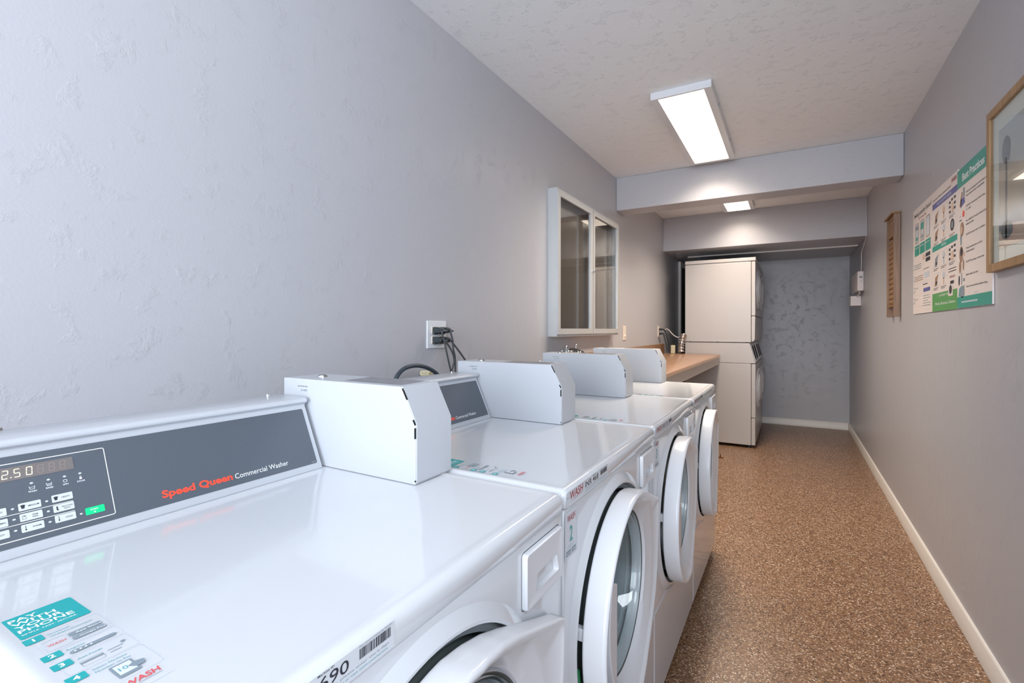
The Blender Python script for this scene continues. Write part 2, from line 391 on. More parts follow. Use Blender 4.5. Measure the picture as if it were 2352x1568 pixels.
# ---------------------------------------------------------------- ceiling lights
def ceiling_light(x0, x1, y0, y1, label, power=22, col=LAMPCOL, spread=130):
    area('ceiling_lamp', ((x0 + x1) / 2, (y0 + y1) / 2, 2.441), (0, 0, 0), x1 - x0 - .075, y1 - y0 - .03, power, col, spread)
    r = root('ceiling_light', ((x0 + x1) / 2, (y0 + y1) / 2, H))
    b = MB(); z0 = 2.443
    b.box(x0, x0 + .036, y0, y1, z0, H, M_PLASTIC); b.box(x1 - .036, x1, y0, y1, z0, H, M_PLASTIC)
    b.box(x0 + .036, x1 - .036, y0, y0 + .012, z0, H, M_PLASTIC); b.box(x0 + .036, x1 - .036, y1 - .012, y1, z0, H, M_PLASTIC)
    b.box(x0 + .036, x1 - .036, y0 + .012, y1 - .012, H - .012, H, M_PLASTIC)
    b.build('frame', r, smooth=False)
    d = MB(); d.box(x0 + .036, x1 - .036, y0 + .012, y1 - .012, z0 + .002, z0 + .007, M_LAMP); d.build('diffuser', r, smooth=False)
    for yy in (y0 + .27, y1 - .33):
        s = MB(); s.cyl((x1, yy, z0 + .02), (x1 + .008, yy, z0 + .02), .004, .004, M_STEEL, 10); s.build('screw', r)
    tag(r, label, 'ceiling light', 'flush ceiling light panels')
ceiling_light(-.645, -.345, 2.58, 3.74, 'large glowing rectangular ceiling light in front of the first beam')
ceiling_light(-.600, -.318, 4.27, 5.43, 'far glowing ceiling light half hidden behind the first beam', 16)

# ---------------------------------------------------------------- washing machines
XF = -.368; ZT = .931; W0 = .143; PITCH = .687
def ringyz(cy, cz, r, x, n=96, ph=0): return [(x, cy + r * math.cos(2 * PI * i / n), cz + r * math.sin(2 * PI * i / n)) for i in range(n)]
def rect_ring(cy, cz, y0, y1, z0, z1, x, n=96):
    out = []
    for i in range(n):
        a = 2 * PI * i / n; c, s_ = math.cos(a), math.sin(a); t = 1e9
        if c > 1e-9: t = min(t, (y1 - cy) / c)
        if c < -1e-9: t = min(t, (y0 - cy) / c)
        if s_ > 1e-9: t = min(t, (z1 - cz) / s_)
        if s_ < -1e-9: t = min(t, (z0 - cz) / s_)
        out.append([x, cy + c * t, cz + s_ * t])
    for qy in (y0, y1):
        for qz in (z0, z1):
            k = min(range(n), key=lambda i: (out[i][1] - qy) ** 2 + (out[i][2] - qz) ** 2); out[k][1] = qy; out[k][2] = qz
    return [tuple(p) for p in out]
def outline_fn():
    """door rim outline as (y, z), round at the left, squared ear at the upper right"""
    P = []
    for i in range(0, 31): a = math.radians(90 + 180 * i / 30); P.append((.305 + .25 * math.cos(a), .595 + .25 * math.sin(a)))
    P += [(.36, .349), (.42, .364), (.48, .392), (.54, .432), (.588, .482), (.615, .535), (.627, .59), (.631, .65), (.632, .70), (.631, .728), (.625, .738), (.61, .743), (.56, .762), (.50, .786), (.44, .811), (.39, .829), (.345, .840)]
    return P
OUT = outline_fn()
def ray_out(cy, cz, a):
    d = (math.cos(a), math.sin(a)); best = 0
    for i in range(len(OUT)):
        p, q = OUT[i], OUT[(i + 1) % len(OUT)]; ex, ey = q[0] - p[0], q[1] - p[1]
        den = d[0] * ey - d[1] * ex
        if abs(den) < 1e-12: continue
        t = ((p[0] - cy) * ey - (p[1] - cz) * ex) / den; u = ((p[0] - cy) * d[1] - (p[1] - cz) * d[0]) / den
        if t > 0 and -1e-9 <= u <= 1 + 1e-9: best = max(best, t)
    return best
CY, CZ = .328, .597
KDX, KDZ = -.4175, .9087           # console face direction
BX, BZ = -.895, .945
def washer():
    y = lambda v: v + W0
    R = root('washing_machine', (-.71, y(.3415), 0))
    # cabinet: shell, front face with raised collar round the door opening
    b = MB()
    x0, x1, ya, yb, za, zb = -1.05, XF - .004, y(.003), y(.680), .05, .893
    V = [(x0, ya, za), (x1, ya, za), (x1, yb, za), (x0, yb, za), (x0, ya, zb), (x1, ya, zb), (x1, yb, zb), (x0, yb, zb)]
    b.add(V, [(0, 1, 5, 4), (3, 7, 6, 2), (0, 4, 7, 3), (0, 3, 2, 1), (4, 5, 6, 7)], M_WHITE)
    n = 96; cy = y(.305); cz = .597; r4 = lambda e, x: rect_ring(cy, cz, ya + e, yb - e, za + e, zb - e, x, n)
    b.loft([r4(0, x1), r4(.002, x1 + .003), r4(.006, XF), ringyz(cy, cz, .284, XF, n), ringyz(cy, cz, .278, XF + .004, n), ringyz(cy, cz, .264, XF + .010, n),
            ringyz(cy, cz, .259, XF + .009, n), ringyz(cy, cz, .257, XF - .004, n), ringyz(cy, cz, .255, XF - .03, n), ringyz(y(.325), cz, .21, XF - .034, n), ringyz(y(.325), cz, .19, XF - .036, n)], M_WHITE)
    b.build('cabinet', R, sharp=22)
    # kick panel under the seam
    b = MB(); pts = [(y(.004), .055), (y(.679), .055), (y(.679), .345)]
    q0 = math.asin((.345 - .597) / .285)
    a0 = q0; a1 = -PI - q0
    for i in range(13):
        a = a0 + (a1 - a0) * i / 12; pts.append((y(.305) + .285 * math.cos(a), .597 + .285 * math.sin(a)))
    pts.append((y(.004), .345))
    b.prism(pts, 'x', XF - .002, XF + .0025, M_WHITE); b.build('kick_panel', R, bevel=.0012)
    # top
    b = MB(); x0, x1 = -1.04, -.364; ya, yb = y(.001), y(.682)
    def rg(e, z, r=.012, k=5):
        out = []
        for cx, cyy, a in ((x1 - e - r, yb - e - r, 0), (x0 + e + r, yb - e - r, 90), (x0 + e + r, ya + e + r, 180), (x1 - e - r, ya + e + r, 270)):
            for i in range(k + 1):
                q = math.radians(a + 90 * i / k); out.append((cx + r * math.cos(q), cyy + r * math.sin(q), z))
        return out
    b.loft([rg(.012, .895, .004), rg(.002, .895), rg(0, .897), rg(0, .917), rg(.001, .922), rg(.004, .9265), rg(.008, .930), rg(.013, .931), rg(.020, .9305, .014), rg(.027, .929, .014)], M_WHITE, True, True)
    b.build('top_panel', R, sharp=60)
    # dark drum seen through the glass
    b = MB(); cyw = y(.325)
    b.loft([ringyz(cyw, cz, .19, XF - .036), ringyz(cyw, cz, .20, XF - .08), ringyz(cyw, cz, .24, XF - .10), ringyz(cyw, cz, .24, XF - .45), ringyz(cyw, cz, .02, XF - .46)], M_DRUM, False, True,
           ms=[M_BOOTSHEEN, M_GASKET, M_DRUM, M_DRUM])  # pale first band imitates the sheen of the bowl's side
    b.build('drum', R)
    b = MB(); b.loft([ringyz(cy, cz, .2565, XF - .006), ringyz(cy, cz, .251, XF - .003), ringyz(cy, cz, .244, XF - .005), ringyz(cy, cz, .240, XF - .012), ringyz(cy, cz, .236, XF - .030), ringyz(y(.32), cz, .216, XF - .005), ringyz(y(.325), cz, .207, XF - .007), ringyz(y(.325), cz, .192, XF - .035)], M_GASKET, ms=[M_RIMG, M_RIMG, M_GASKET, M_GASKET, M_GASKET, M_BOOTSHEEN, M_BOOTSHEEN]); b.build('gasket', R)
    # door, hinged on the right and standing slightly ajar
    hy = y(.634); xb = XF + .003
    n = 144; A = [2 * PI * i / n for i in range(n)]; RO = [ray_out(CY, CZ, a) for a in A]
    def dr(f, x):
        return [((x(a, r_) if callable(x) else x), y(CY) + f(a, r_) * math.cos(a), CZ + f(a, r_) * math.sin(a)) for a, r_ in zip(A, RO)]
    def th(a): return .049 - .023 * max(0, math.cos(a)) ** 1.0      # rim is thicker on the latch side
    b = MB()
    off = lambda d: (lambda a, r_: r_ - d)
    X = lambda k, e=0: (lambda a, r_: xb + th(a) * k + e)
    c = lambda v: (lambda a, r_: v)
    b.loft([dr(c(.184), xb - .012), dr(off(.012), xb), dr(off(.002), xb), dr(off(0), X(0, .002)), dr(off(0), X(0, .005)), dr(off(.0), X(.80)), dr(off(.0003), X(.88)), dr(off(.0015), X(.96)), dr(off(.004), X(1.0)), dr(off(.008), X(1.0)),
            dr(off(.013), X(.94)), dr(off(.017), X(.84)), dr(lambda a, r_: max(.219, min(.240, r_ - .021)), X(.76)), dr(lambda a, r_: max(.217, min(.236, r_ - .025)), X(.73)), dr(c(.210), X(.45)), dr(c(.198), xb + .010), dr(c(.195), xb + .001), dr(c(.191), xb - .002), dr(c(.184), xb - .012)], M_PLASTIC)
    D = b.build('door', R, pivot=(xb - .004, hy, CZ), sharp=55)
    b = MB(); st = [.192, .189, .186, .183, .181, .178, .175, .172, .169]; xx = [-.001, .004, .000, .003, -.006, -.002, -.012, -.006, -.020]
    b.loft([[(xb + q, y(CY) + s_ * math.cos(a), CZ + s_ * math.sin(a)) for a in A] for s_, q in zip(st, xx)], M_STEEL, ms=[M_CHROME, M_GASKET, M_CHROME, M_BOOTSHEEN, M_GASKET, M_BOOTSHEEN, M_CHROME, M_BOOTSHEEN]); b.build('glint_ring', D, sharp=15)  # alternating light and dark bands paint the highlights on the bowl's edge
    b = MB(); g = [(.170, -.012), (.167, -.022), (.158, -.045), (.148, -.068), (.125, -.082), (.09, -.088), (.05, -.091), (.012, -.092)]
    b.loft([[(xb + q, y(CY) + s_ * math.cos(a), CZ + s_ * math.sin(a)) for a in A] for s_, q in g], M_GLASS, False, True)
    b.build('glass', D)
    # grip block on the latch side of the dish
    b = MB(); pg = []
    for i in range(9):
        a = math.radians(180 - 32 + 2 + 64 * i / 8 + 4); pg.append((y(CY) + .212 * math.cos(a), CZ + .012 + .225 * math.sin(a)))
    zt = pg[0][1]; zl = pg[-1][1]; b.prism([(y(.167), zl - .02)] + pg[::-1] + [(y(.167), zt - .012)], 'x', xb + .009, xb + .038, M_PLASTIC)
    b.build('handle', D, bevel=.003, seg=3)
    b = MB(); b.box(xb - .030, xb, y(.066), y(.082), .615, .640, M_PLASTIC); b.build('latch', D, bevel=.002)
    D.rotation_euler = (0, 0, math.radians(1.15))
    # dispenser drawer
    b = MB(); y0_, y1_, z0_, z1_ = y(.526), y(.664), .787, .877
    def rrx(e, x, r): return [(x, q[0], q[1]) for q in Flat((0, 0, 0), (1, 0, 0), (0, 1, 0)).rr(y0_ + e, z0_ + e, y1_ - e, z1_ - e, r, 5)]
    b.loft([rrx(-.002, XF + .0005, .008), rrx(-.001, XF + .0006, .007)], M_GAP)
    cyh, czh = (y(.556) + y(.652)) / 2, .818
    def pk(f, x, dz=0):
        out = []
        for q in rrx(0, 0, .006):
            a = math.atan2((q[2] - czh) / .045, (q[1] - cyh) / .07); out.append((x, cyh + .049 * f * math.copysign(abs(math.cos(a)) ** .6, math.cos(a)), czh + dz + .019 * f * math.copysign(abs(math.sin(a)) ** .8, math.sin(a))))
        return out
    b.loft([rrx(0, XF - .002, .006), rrx(0, XF + .007, .006), rrx(.0015, XF + .0095, .005), rrx(.004, XF + .0095, .004), rrx(.008, XF + .0085, .004), pk(1.0, XF + .0085), pk(.97, XF + .006), pk(.9, XF - .004, -.002), pk(.7, XF - .010, -.004)], M_PLASTIC, False, True)
    b.build('dispenser_drawer', R, sharp=50)
    # console housing
    b = MB(); pt = lambda s_, o=0: (BX + KDX * s_ + KDZ * o, BZ + KDZ * s_ - KDX * o)
    prof = [(-.890, .9285), pt(-.014), pt(.127), (-.948, 1.066), (-.9415, 1.069), (-.9395, 1.074), (-.943, 1.079), (-.952, 1.081), (-1.035, 1.081), (-1.042, 1.076), (-1.042, .9285)]
    b.prism(prof, 'y', y(.012), y(.567), M_WHITE2); cons = b.build('console', R, bevel=.0035, seg=3)
    for yy in (.10, .53):
        s = MB(); s.cyl((-1.03, y(yy), 1.0805), (-1.03, y(yy), 1.085), .0045, .0035, M_CHROME, 12); s.build('screw', cons)
    F = Flat(Vector((BX, y(0), BZ)) + Vector((KDZ, 0, -KDX)) * .0008, (0, 1, 0), (KDX, 0, KDZ), .0002)
    F.rect(.022, -.0025, .556, .1215, M_DARK, 0, .003)
    F.text('Speed Queen', .2590, .0098, M_SALMON, h=.0115, w_=.1165, bold=.036)
    F.text('Commercial Washer', .3800, .0092, M_WINK, h=.0095, w_=.110)
    F.text('800-0000', .5430, .0010, M_WINK, h=.0009, w_=.009)
    F.outline(.0335, .0055, .195, .1113, .0011, M_WINK, 1, .003)
    for tt in (.0402, .0257): F.rect(.040, tt, .1485, tt + .0007, M_WINK, 1)
    for i, (cx_, lb) in enumerate(((.1076, 'WASH'), (.1256, 'RINSE'), (.1434, 'SPIN'), (.1612, 'DOOR'))):
        F.ell(cx_, .0782, .0019, .0013, M_KEY, 1); F.text(lb, cx_, .0655, M_WINK, h=.0022, align='c', bold=.01)
        if lb == 'DOOR':
            F.rect(cx_ - .0014, .0695, cx_ + .0014, .0722, M_WINK, 1); F.outline(cx_ - .0010, .0715, cx_ + .0010, .0742, .0004, M_WINK, 1, .0009)
        elif lb == 'SPIN': F.outline(cx_ - .0024, .0697, cx_ + .0024, .0737, .0005, M_WINK, 1, .0019)
        else:
            F.poly([(cx_ - .0032, .0700 + .0040), (cx_ - .0024, .0695), (cx_ + .0024, .0695), (cx_ + .0032, .0740), (cx_ + .0027, .0740), (cx_ + .0020, .0700), (cx_ - .0020, .0700), (cx_ - .0027, .0740)], M_WINK, 1)
            F.rect(cx_ - .0022, .0722, cx_ + .0022, .0726, M_WINK, 1)
            if lb == 'RINSE': F.rect(cx_ - .0018, .0703, cx_ + .0018, .0718, M_GREYINK, 1)
    for r_, c_ in ((0, 0), (0, 1), (1, 0), (1, 1), (2, 0), (2, 1), (2, 2)):
        F.ell((.0855, .1203, .1547)[c_], (.0482, .0337, .0187)[r_], .0017, .0012, M_KEY, 1)
    fas = F.build('control_panel', R)
    Fd = Flat(F.o + F.n * .0003, F.e1, F.e2, .0002)
    Fd.rect(.046, .0868, .1556, .1055, M_DISP, 1, .001)
    seg = {' ': '', '0': 'abcdef', '2': 'abged', '5': 'afgcd', '8': 'abcdefg', '.': ''}
    def digit(x, ch):
        for k in 'abcdefg':
            on = k in seg[ch]; m = M_LIT if on else M_SEG; w_, h_ = .0066, .0118; q = .0009; sl = lambda t: (t - .09) * .08
            bx = {'a': (q, h_ - q, w_ - q, h_), 'g': (q, h_ / 2 - q / 2, w_ - q, h_ / 2 + q / 2), 'd': (q, 0, w_ - q, q), 'f': (0, h_ / 2 + q / 2, q, h_ - q / 2), 'b': (w_ - q, h_ / 2 + q / 2, w_, h_ - q / 2), 'e': (0, q / 2, q, h_ / 2 - q / 2), 'c': (w_ - q, q / 2, w_, h_ / 2 - q / 2)}[k]
            a0, b0, a1, b1 = bx; Fd.poly([(x + a0 + sl(b0 + .09), .0903 + b0), (x + a1 + sl(b0 + .09), .0903 + b0), (x + a1 + sl(b1 + .09), .0903 + b1), (x + a0 + sl(b1 + .09), .0903 + b1)], m, 2)
    for x, ch in ((.0540, ' '), (.0660, ' '), (.0790, '2'), (.0910, '5'), (.1035, '0'), (.1155, ' '), (.1275, ' '), (.1395, ' ')): digit(x, ch)
    Fd.ell(.0883, .0912, .0007, .0007, M_LIT, 2)
    Fd.build('display', fas)
    keys = [(.0910, .0427, 'MEDIUM'), (.1256, .0438, 'HEAVY'), (.0910, .0282, 'PERM|PRESS'), (.1256, .0292, 'DELICATES/|BULKY'), (.0910, .0133, 'WARM'), (.1256, .0145, 'COLD'), (.0563, .0417, 'LIGHT'), (.0563, .0272, 'NORMAL'), (.0563, .0121, 'HOT')]
    for kx, kt, lb in keys:
        K = Flat(F.o + F.n * .0003, F.e1, F.e2, .0002); K.rect(kx, kt, kx + .0232, kt + .0104, M_KEY, 1, .0013)
        ls = lb.split('|')
        for j, t in enumerate(ls):
            K.text(t, kx + .0155, kt + (.0042 if len(ls) == 1 else (.0056, .0027)[j]), M_INK, h=.0021 if len(ls) == 1 else .0017, align='c', bold=.006)
        ix = kx + .0045; it = kt + .0052
        if lb in ('WARM', 'COLD', 'HOT'): K.rect(ix - .0003, it - .002, ix + .0003, it + .0034, M_INK, 2); K.ell(ix, it - .002, .0009, .0009, M_INK, 2)
        elif lb == 'PERM|PRESS': K.outline(ix - .002, it - .0026, ix + .0018, it + .0024, .0003, M_INK, 2, .0003); K.poly([(ix - .0009, it + .0024), (ix + .0009, it + .0024), (ix, it + .0005)], M_INK, 2)
        elif lb.startswith('DEL'): K.poly([(ix - .001, it + .003), (ix + .0006, it + .003), (ix + .0006, it - .001), (ix + .002, it - .0025), (ix - .001, it - .0025)], M_INK, 2)
        else: K.poly([(ix - .0028, it + .0018), (ix - .001, it + .0028), (ix + .001, it + .0028), (ix + .0028, it + .0018), (ix + .0018, it + .0004), (ix + .0015, it - .0024), (ix - .0015, it - .0024), (ix - .0018, it + .0004)], M_INK, 2)
        K.build('button', fas)
    K = Flat(F.o + F.n * .0003, F.e1, F.e2, .0002); K.rect(.1597, .0142, .1828, .0247, M_START, 1, .0013)
    K.text('START', .1705, .0197, M_WINK, h=.0022, align='c', bold=.01); K.ell(.1705, .0168, .0011, .0009, M_WINK, 2)
    K.build('button', fas)['label'] = 'green START button'
    # coin box
    b = MB(); cb = [(-.632, ZT - .001), (-.632, 1.0475), (-.669, 1.1195), (-1.038, 1.1195), (-1.038, ZT - .001)]
    b.prism(cb, 'y', y(.576), y(.688), M_WHITE2); box = b.build('coin_box', R, bevel=.0022, seg=3)
    b = MB(); o = .0022
    fc = [(-.632, ZT + .003), (-.632 + o, ZT + .003), (-.632 + o, 1.0480), (-.669 + o * .9, 1.1195 + o * .1), (-.669, 1.1192), (-.632, 1.0475)]
    b.prism(fc, 'y', y(.5780), y(.6875), M_WHITE2); b.build('front_cover', box, bevel=.0006, seg=2)
    def slot(f): q = MB(); f(q); q.build('slot', box, smooth=False)
    slot(lambda b: b.box(-.6345, -.6315, y(.5755), y(.579), 1.020, 1.041, M_GAP))
    slot(lambda b: b.prism([(-.6335, 1.0455), (-.6315, 1.0475), (-.6370, 1.0570), (-.6392, 1.0560)], 'y', y(.5755), y(.579), M_GAP))
    slot(lambda b: b.prism([(-.655, 1.0945), (-.6535, 1.095), (-.6655, 1.1165), (-.667, 1.1155)], 'y', y(.5756), y(.579), M_GAP))
    slot(lambda b: b.box(-.6335, -.6315, y(.5755), y(.579), .936, .939, M_GAP))
    L_ = Flat((-.860, y(.598), 1.1197), (1, 0, 0), (0, 1, 0)); L_.poly([(.0, .004), (.170, .002), (.160, .084), (-.005, .086)], M_SCUFF, 1)
    for i in range(5): L_.rect(.01, .012 + .014 * i, .15, .013 + .014 * i, M_GREYINK, 2)
    L_.build('label_plate', box)
    b = MB(); b.cyl((-.972, y(.632), 1.118), (-.972, y(.632), 1.1225), .013, .012, M_CHROME, 24); b.cyl((-.972, y(.632), 1.1225), (-.972, y(.632), 1.1245), .009, .008, M_STEEL, 20); b.build('lock', box)
    L_ = Flat((-1.03, y(.5758), 1.088), (1, 0, 0), (0, 0, 1)); L_.n = Vector((0, -1, 0))
    L_.text('IN STOCK NO.', .045, .0135, M_INK, h=.0024, w_=.034, bold=.008); L_.text('540', .054, .0035, M_GREYINK, h=.005, w_=.022, slant=.25)
    L_.build('lettering', box)
    # payment sticker on the top panel
    F = Flat((-.455, y(.0235), .9293), (0, 1, 0), (-1, 0, 0), .0002)
    F.rect(0, .196, .0575, .2545, M_TEAL, 1, .003)
    for i, (t, a0, wd) in enumerate((('PAY', .0050, .022), ('WITH', .0050, .034), ('YOUR', .0050, .037), ('PHONE', .0050, .043))):
        F.text(t, a0, .2405 - .0100 * i, M_WINK, h=.0075, w_=wd, l=2, bold=.02)
    F.text('SIMPLE. FAST. SECURE.', .005, .2035, M_WINK, h=.0028, w_=.043, bold=.008)
    for i, (t0, t1) in enumerate(((.179, .192), (.133, .145), (.110, .122), (.078, .090))):
        F.rect(.001, t0, .0155, t1, M_TEAL, 2, .0008); F.text(str(i + 1), .0083, t0 + .003, M_WINK, h=.0065, align='c', l=3, bold=.03)
    for t0, t1 in ((.147, .190), (.124, .145), (.092, .122), (.045, .090)): F.outline(.006, t0, .0595, t1, .0004, M_LTINK, 1, .004)
    F.text('Download', .0185, .1835, M_TEALINK, h=.0028); F.text('WASH-Connect', .0185, .1775, M_TEALINK, h=.0028, w_=.033)
    F.outline(.009, .150, .0275, .173, .0007, M_LTINK, 2, .003); F.text('WASH', .0115, .159, M_PINKRED, h=.0045, w_=.0135, slant=.1)
    F.rect(.029, .162, .0550, .170, M_GREYINK, 2, .0015); F.rect(.029, .152, .0550, .160, M_GREYINK, 2, .0015)
    F.text('App Store', .034, .1638, M_WINK, h=.0035, l=3); F.text('Google Play', .034, .1540, M_WINK, h=.003, l=3)
    F.text('Register', .0185, .1370, M_TEALINK, h=.0030); F.rect(.0185, .1275, .0545, .1335, M_GREYINK, 2, .0028)
    for i in range(4): F.ell(.0225 + .004 * i, .1305, .0009, .0012, M_WINK, 3)
    F.text('Add Funds', .0185, .1125, M_TEALINK, h=.0030); F.outline(.0175, .0960, .0345, .1070, .0004, M_GREYINK, 2, .001); F.rect(.0178, .1025, .0342, .1048, M_GREYINK, 2)
    F.rect(.038, .1045, .050, .1055, M_GREYINK, 2); F.rect(.038, .099, .047, .1, M_GREYINK, 2); F.ell(.052, .110, .002, .002, M_GREYINK, 2)
    F.text('Select Machine', .0195, .0830, M_TEALINK, h=.0030); F.text('Number to Pay', .0195, .0770, M_TEALINK, h=.0030)
    F.rect(.0270, .0500, .0440, .0740, M_GREYINK, 2, .0015); F.rect(.0290, .0540, .0420, .0715, M_CLEAR, 3); F.text('10', .0310, .0600, M_TEALINK, h=.006, l=4)
    F.poly([(.0375, .0625), (.0430, .0660), (.0500, .0630), (.0490, .0560), (.0420, .0560)], M_GREYINK, 4)
    F.text('WASH', .0240, .0330, M_PINKRED, h=.0080, w_=.0270, slant=.1, bold=.02); F.rect(.024, .030, .051, .0306, M_GREYINK, 2)
    F.rect(.020, .0215, .0560, .0219, M_LTINK, 2)
    F.build('payment_sticker', R)
    # levelling feet
    for fx in (-.42, -.99):
        for fy in (.06, .62):
            b = MB(); b.cyl((fx, y(fy), 0), (fx, y(fy), .012), .022, .02, M_BLACK, 18); b.cyl((fx, y(fy), .012), (fx, y(fy), .052), .007, .007, M_STEEL, 12); b.build('foot', R)
    return R
def kids(o): return [c for c in bpy.data.objects if c.parent == o]
def copy_tree(o, parent=None):
    c = o.copy(); C.objects.link(c)
    if parent is not None: c.parent = parent
    for ch in kids(o): copy_tree(ch, c)
    return c
def stickers(R, i, num, idt):
    y = lambda v: v + W0 + PITCH * i
    WORLD[R.name] = Vector((-.71, y(.3415), 0))
    F = Flat((-.3638, y(.005), .8985), (0, 1, 0), (0, 0, 1), .0002)
    F.rect(0, 0, .233, .0275, M_LABEL, 1, .001)
    F.rect(.0015, .0165, .010, .0171, M_INK, 2)
    F.text('WASH', .014, .0105, M_RED, h=.0150, w_=.066, slant=.15, bold=.012); F.poly([(.020, .004), (.045, .0075), (.078, .0090), (.078, .0097), (.045, .0083)], M_RED, 2)
    F.text('Machine ID', .137, .0250, M_INK, h=.0022, w_=.018, bold=.008)
    F.text(idt, .094, .0115, M_INK, h=.0118, w_=.078, bold=.006)
    F.text('This room is leased by WASH', .184, .0250, M_GREYINK, h=.0020, w_=.045)
    random.seed(7); a = .185
    while a < .2275:
        q = random.choice((.0005, .0009, .0016)); F.rect(a, .0135, a + q, .0235, M_INK, 2); a += q + random.choice((.0005, .0009))
    F.text('If machine out of order, please enter the 6 digit', .094, .0075, M_GREYINK, h=.0022, w_=.131)
    F.text('Machine ID on the Connect App or visit wash.com/service', .094, .0030, M_TEALINK, h=.0022, w_=.129)
    F.build('machine_id_label', R)
    F = Flat((XF + .0008, y(.0045), .797), (0, 1, 0), (0, 0, 1), .0002)
    F.rect(0, 0, .060, .090, M_LABEL, 0, .002); F.outline(.001, .001, .059, .089, .0005, M_LTINK, 1, .002)
    F.text('WASH', .011, .0690, M_RED, h=.0125, w_=.038, slant=.12, bold=.01); F.text(num, .030, .0300, M_TEAL2, h=.0290, w_=.014, align='c', bold=.02)
    F.rect(.014, .0225, .046, .0232, M_GREYINK, 1); F.rect(.012, .0195, .040, .0202, M_GREYINK, 1)
    F.rect(.006, .005, .030, .0150, M_GREYINK, 1); F.rect(.033, .005, .053, .0150, M_GREYINK, 1)
    F.text('GET IT ON', .008, .008, M_WINK, h=.003, w_=.018); F.text('STORE', .036, .008, M_WINK, h=.003, w_=.014)
    F.build('number_sticker', R)
W = [washer()]
for i in (1, 2, 3):
    c = copy_tree(W[0]); c.location = (-.71, W0 + .3415 + PITCH * i, 0); W.append(c)
for i, (num, idt) in enumerate((('1', 'INY 690'), ('2', 'INR 468'), ('3', 'INE 136'), ('4', 'INR 175'))): stickers(W[i], i, num, idt)
labs = ['white front load washer nearest the camera, display lit, top sticker fully shown',
        'white front load washer with teal number 2 sticker and machine code 468',
        'third white front load washer from the camera, between washer 2 and the last one',
        'farthest white front load washer, beside the brown counter']
for o, l in zip(W, labs): tag(o, l, 'washing machine', 'row of white coin operated washers')
# green door seal showing in the gap of the second machine
b = MB(); yy = W0 + PITCH + .305; P = []
for k in range(14):
    a = math.radians(188 + 40 * k / 13); P.append((XF + .004, yy + .2505 * math.cos(a), .597 + .2505 * math.sin(a)))
b.tube(P, .0055, M_GREEN, n=8, sub=2); b.build('door_seal', W[1])['label'] = 'green rubber door seal strip'

# ---------------------------------------------------------------- wall outlet, cords and drain hose
def on_left(u, v, X=XL):
    f, th = 1109.2368, .5238; du, dv = u - 1176, v - 755.2534; a = (du + dv * .001) / f; bb = -(dv - du * .001) / f
    s_, c_ = math.sin(th), math.cos(th); d = (-s_ + a * c_, c_ + a * s_, bb); t = X / d[0]
    return (X, d[1] * t, d[2] * t + CAMH)
def outlet(name, y0, y1, z0, z1, m, cols, rows, label, cat):
    r = root(name, (XL, (y0 + y1) / 2, z0)); b = MB(); b.box(XL, XL + .006, y0, y1, z0, z1, m); b.build('cover_plate', r, bevel=.002)
    for cx in cols:
        for cz_ in rows:
            b = MB(); b.box(XL + .006, XL + .0085, cx - .017, cx + .017, cz_ - .014, cz_ + .014, M_IVORY)
            b.box(XL + .0085, XL + .0087, cx - .008, cx - .006, cz_ - .004, cz_ + .005, M_GAP); b.box(XL + .0085, XL + .0087, cx + .006, cx + .008, cz_ - .004, cz_ + .005, M_GAP)
            b.build('socket', r, smooth=False)
    return tag(r, label, cat)
outlet('wall_outlet', 1.487, 1.607, 1.156, 1.267, M_PLATE, (1.527, 1.570), (1.229, 1.190), 'white double gang outlet plate on left wall with four black plugs', 'wall outlet')
cords = [((1.527, 1.229), [(1015, 762), (1020, 780), (1024, 800), (1030, 828), (1037, 858), (1040, 872)], 'grey power cord from upper left plug, running straight down', 'upper left'),
         ((1.570, 1.229), [(1035, 762), (1039, 778), (1041, 800), (1045, 820), (1046, 850), (1047, 866)], 'grey power cord from upper right plug, hanging nearly vertical', ''),
         ((1.527, 1.190), [(1022, 784), (1031, 794), (1040, 812), (1043, 828), (1039, 848), (1034, 866)], 'grey power cord from lower left plug, bowing right then back', ''),
         ((1.570, 1.190), [(1035, 780), (1042, 790), (1052, 803), (1062, 817), (1072, 832), (1084, 850)], 'grey power cord from lower right plug, slanting behind the second coin box', '')]
for (py, pz), px, lb, _ in cords:
    r = root('power_cord', (XL + .01, py, pz)); b = MB()
    x = XL + .0088
    b.prism([(x, pz - .017), (x + .010, pz - .017), (x + .018, pz - .010), (x + .030, pz - .012), (x + .044, pz - .007), (x + .044, pz + .006), (x + .030, pz + .011), (x + .014, pz + .012), (x, pz + .013)], 'y', py - .013, py + .013, M_PLUG)
    b.build('plug', r, bevel=.004, seg=3)
    b = MB(); e = (x + .044, py, pz); P = [e, (x + .056, py + .006, pz - .003)] + [on_left(u, v, XL + .062) for u, v in px]
    b.tube(P, .0038, M_CORD, n=10); b.build('cord', r)
    tag(r, lb, 'power cord')
b = MB(); P = [on_left(u, v, XL + .09) for u, v in ((900, 900), (911, 866), (926, 848), (945, 840.5), (965, 840), (985, 846), (1003, 858), (1020, 880))]
b.tube(P, .0075, M_HOSE, n=14); tag(b.build('drain_hose'), 'thick dark grey hose arching above the backs of the washers below the outlet', 'hose')
b = MB(); p = on_left(985, 858, XL + .04); b.cyl((p[0] - .035, p[1], p[2]), (p[0] + .01, p[1], p[2]), .012, .012, M_YEL, 16); b.cyl((p[0] - .012, p[1], p[2] + .006), (p[0] - .012, p[1], p[2] + .012), .020, .017, M_YEL, 16)
tag(b.build('valve_cap'), 'cream coloured valve cap on the wall under the arching dark hose', 'valve cap')

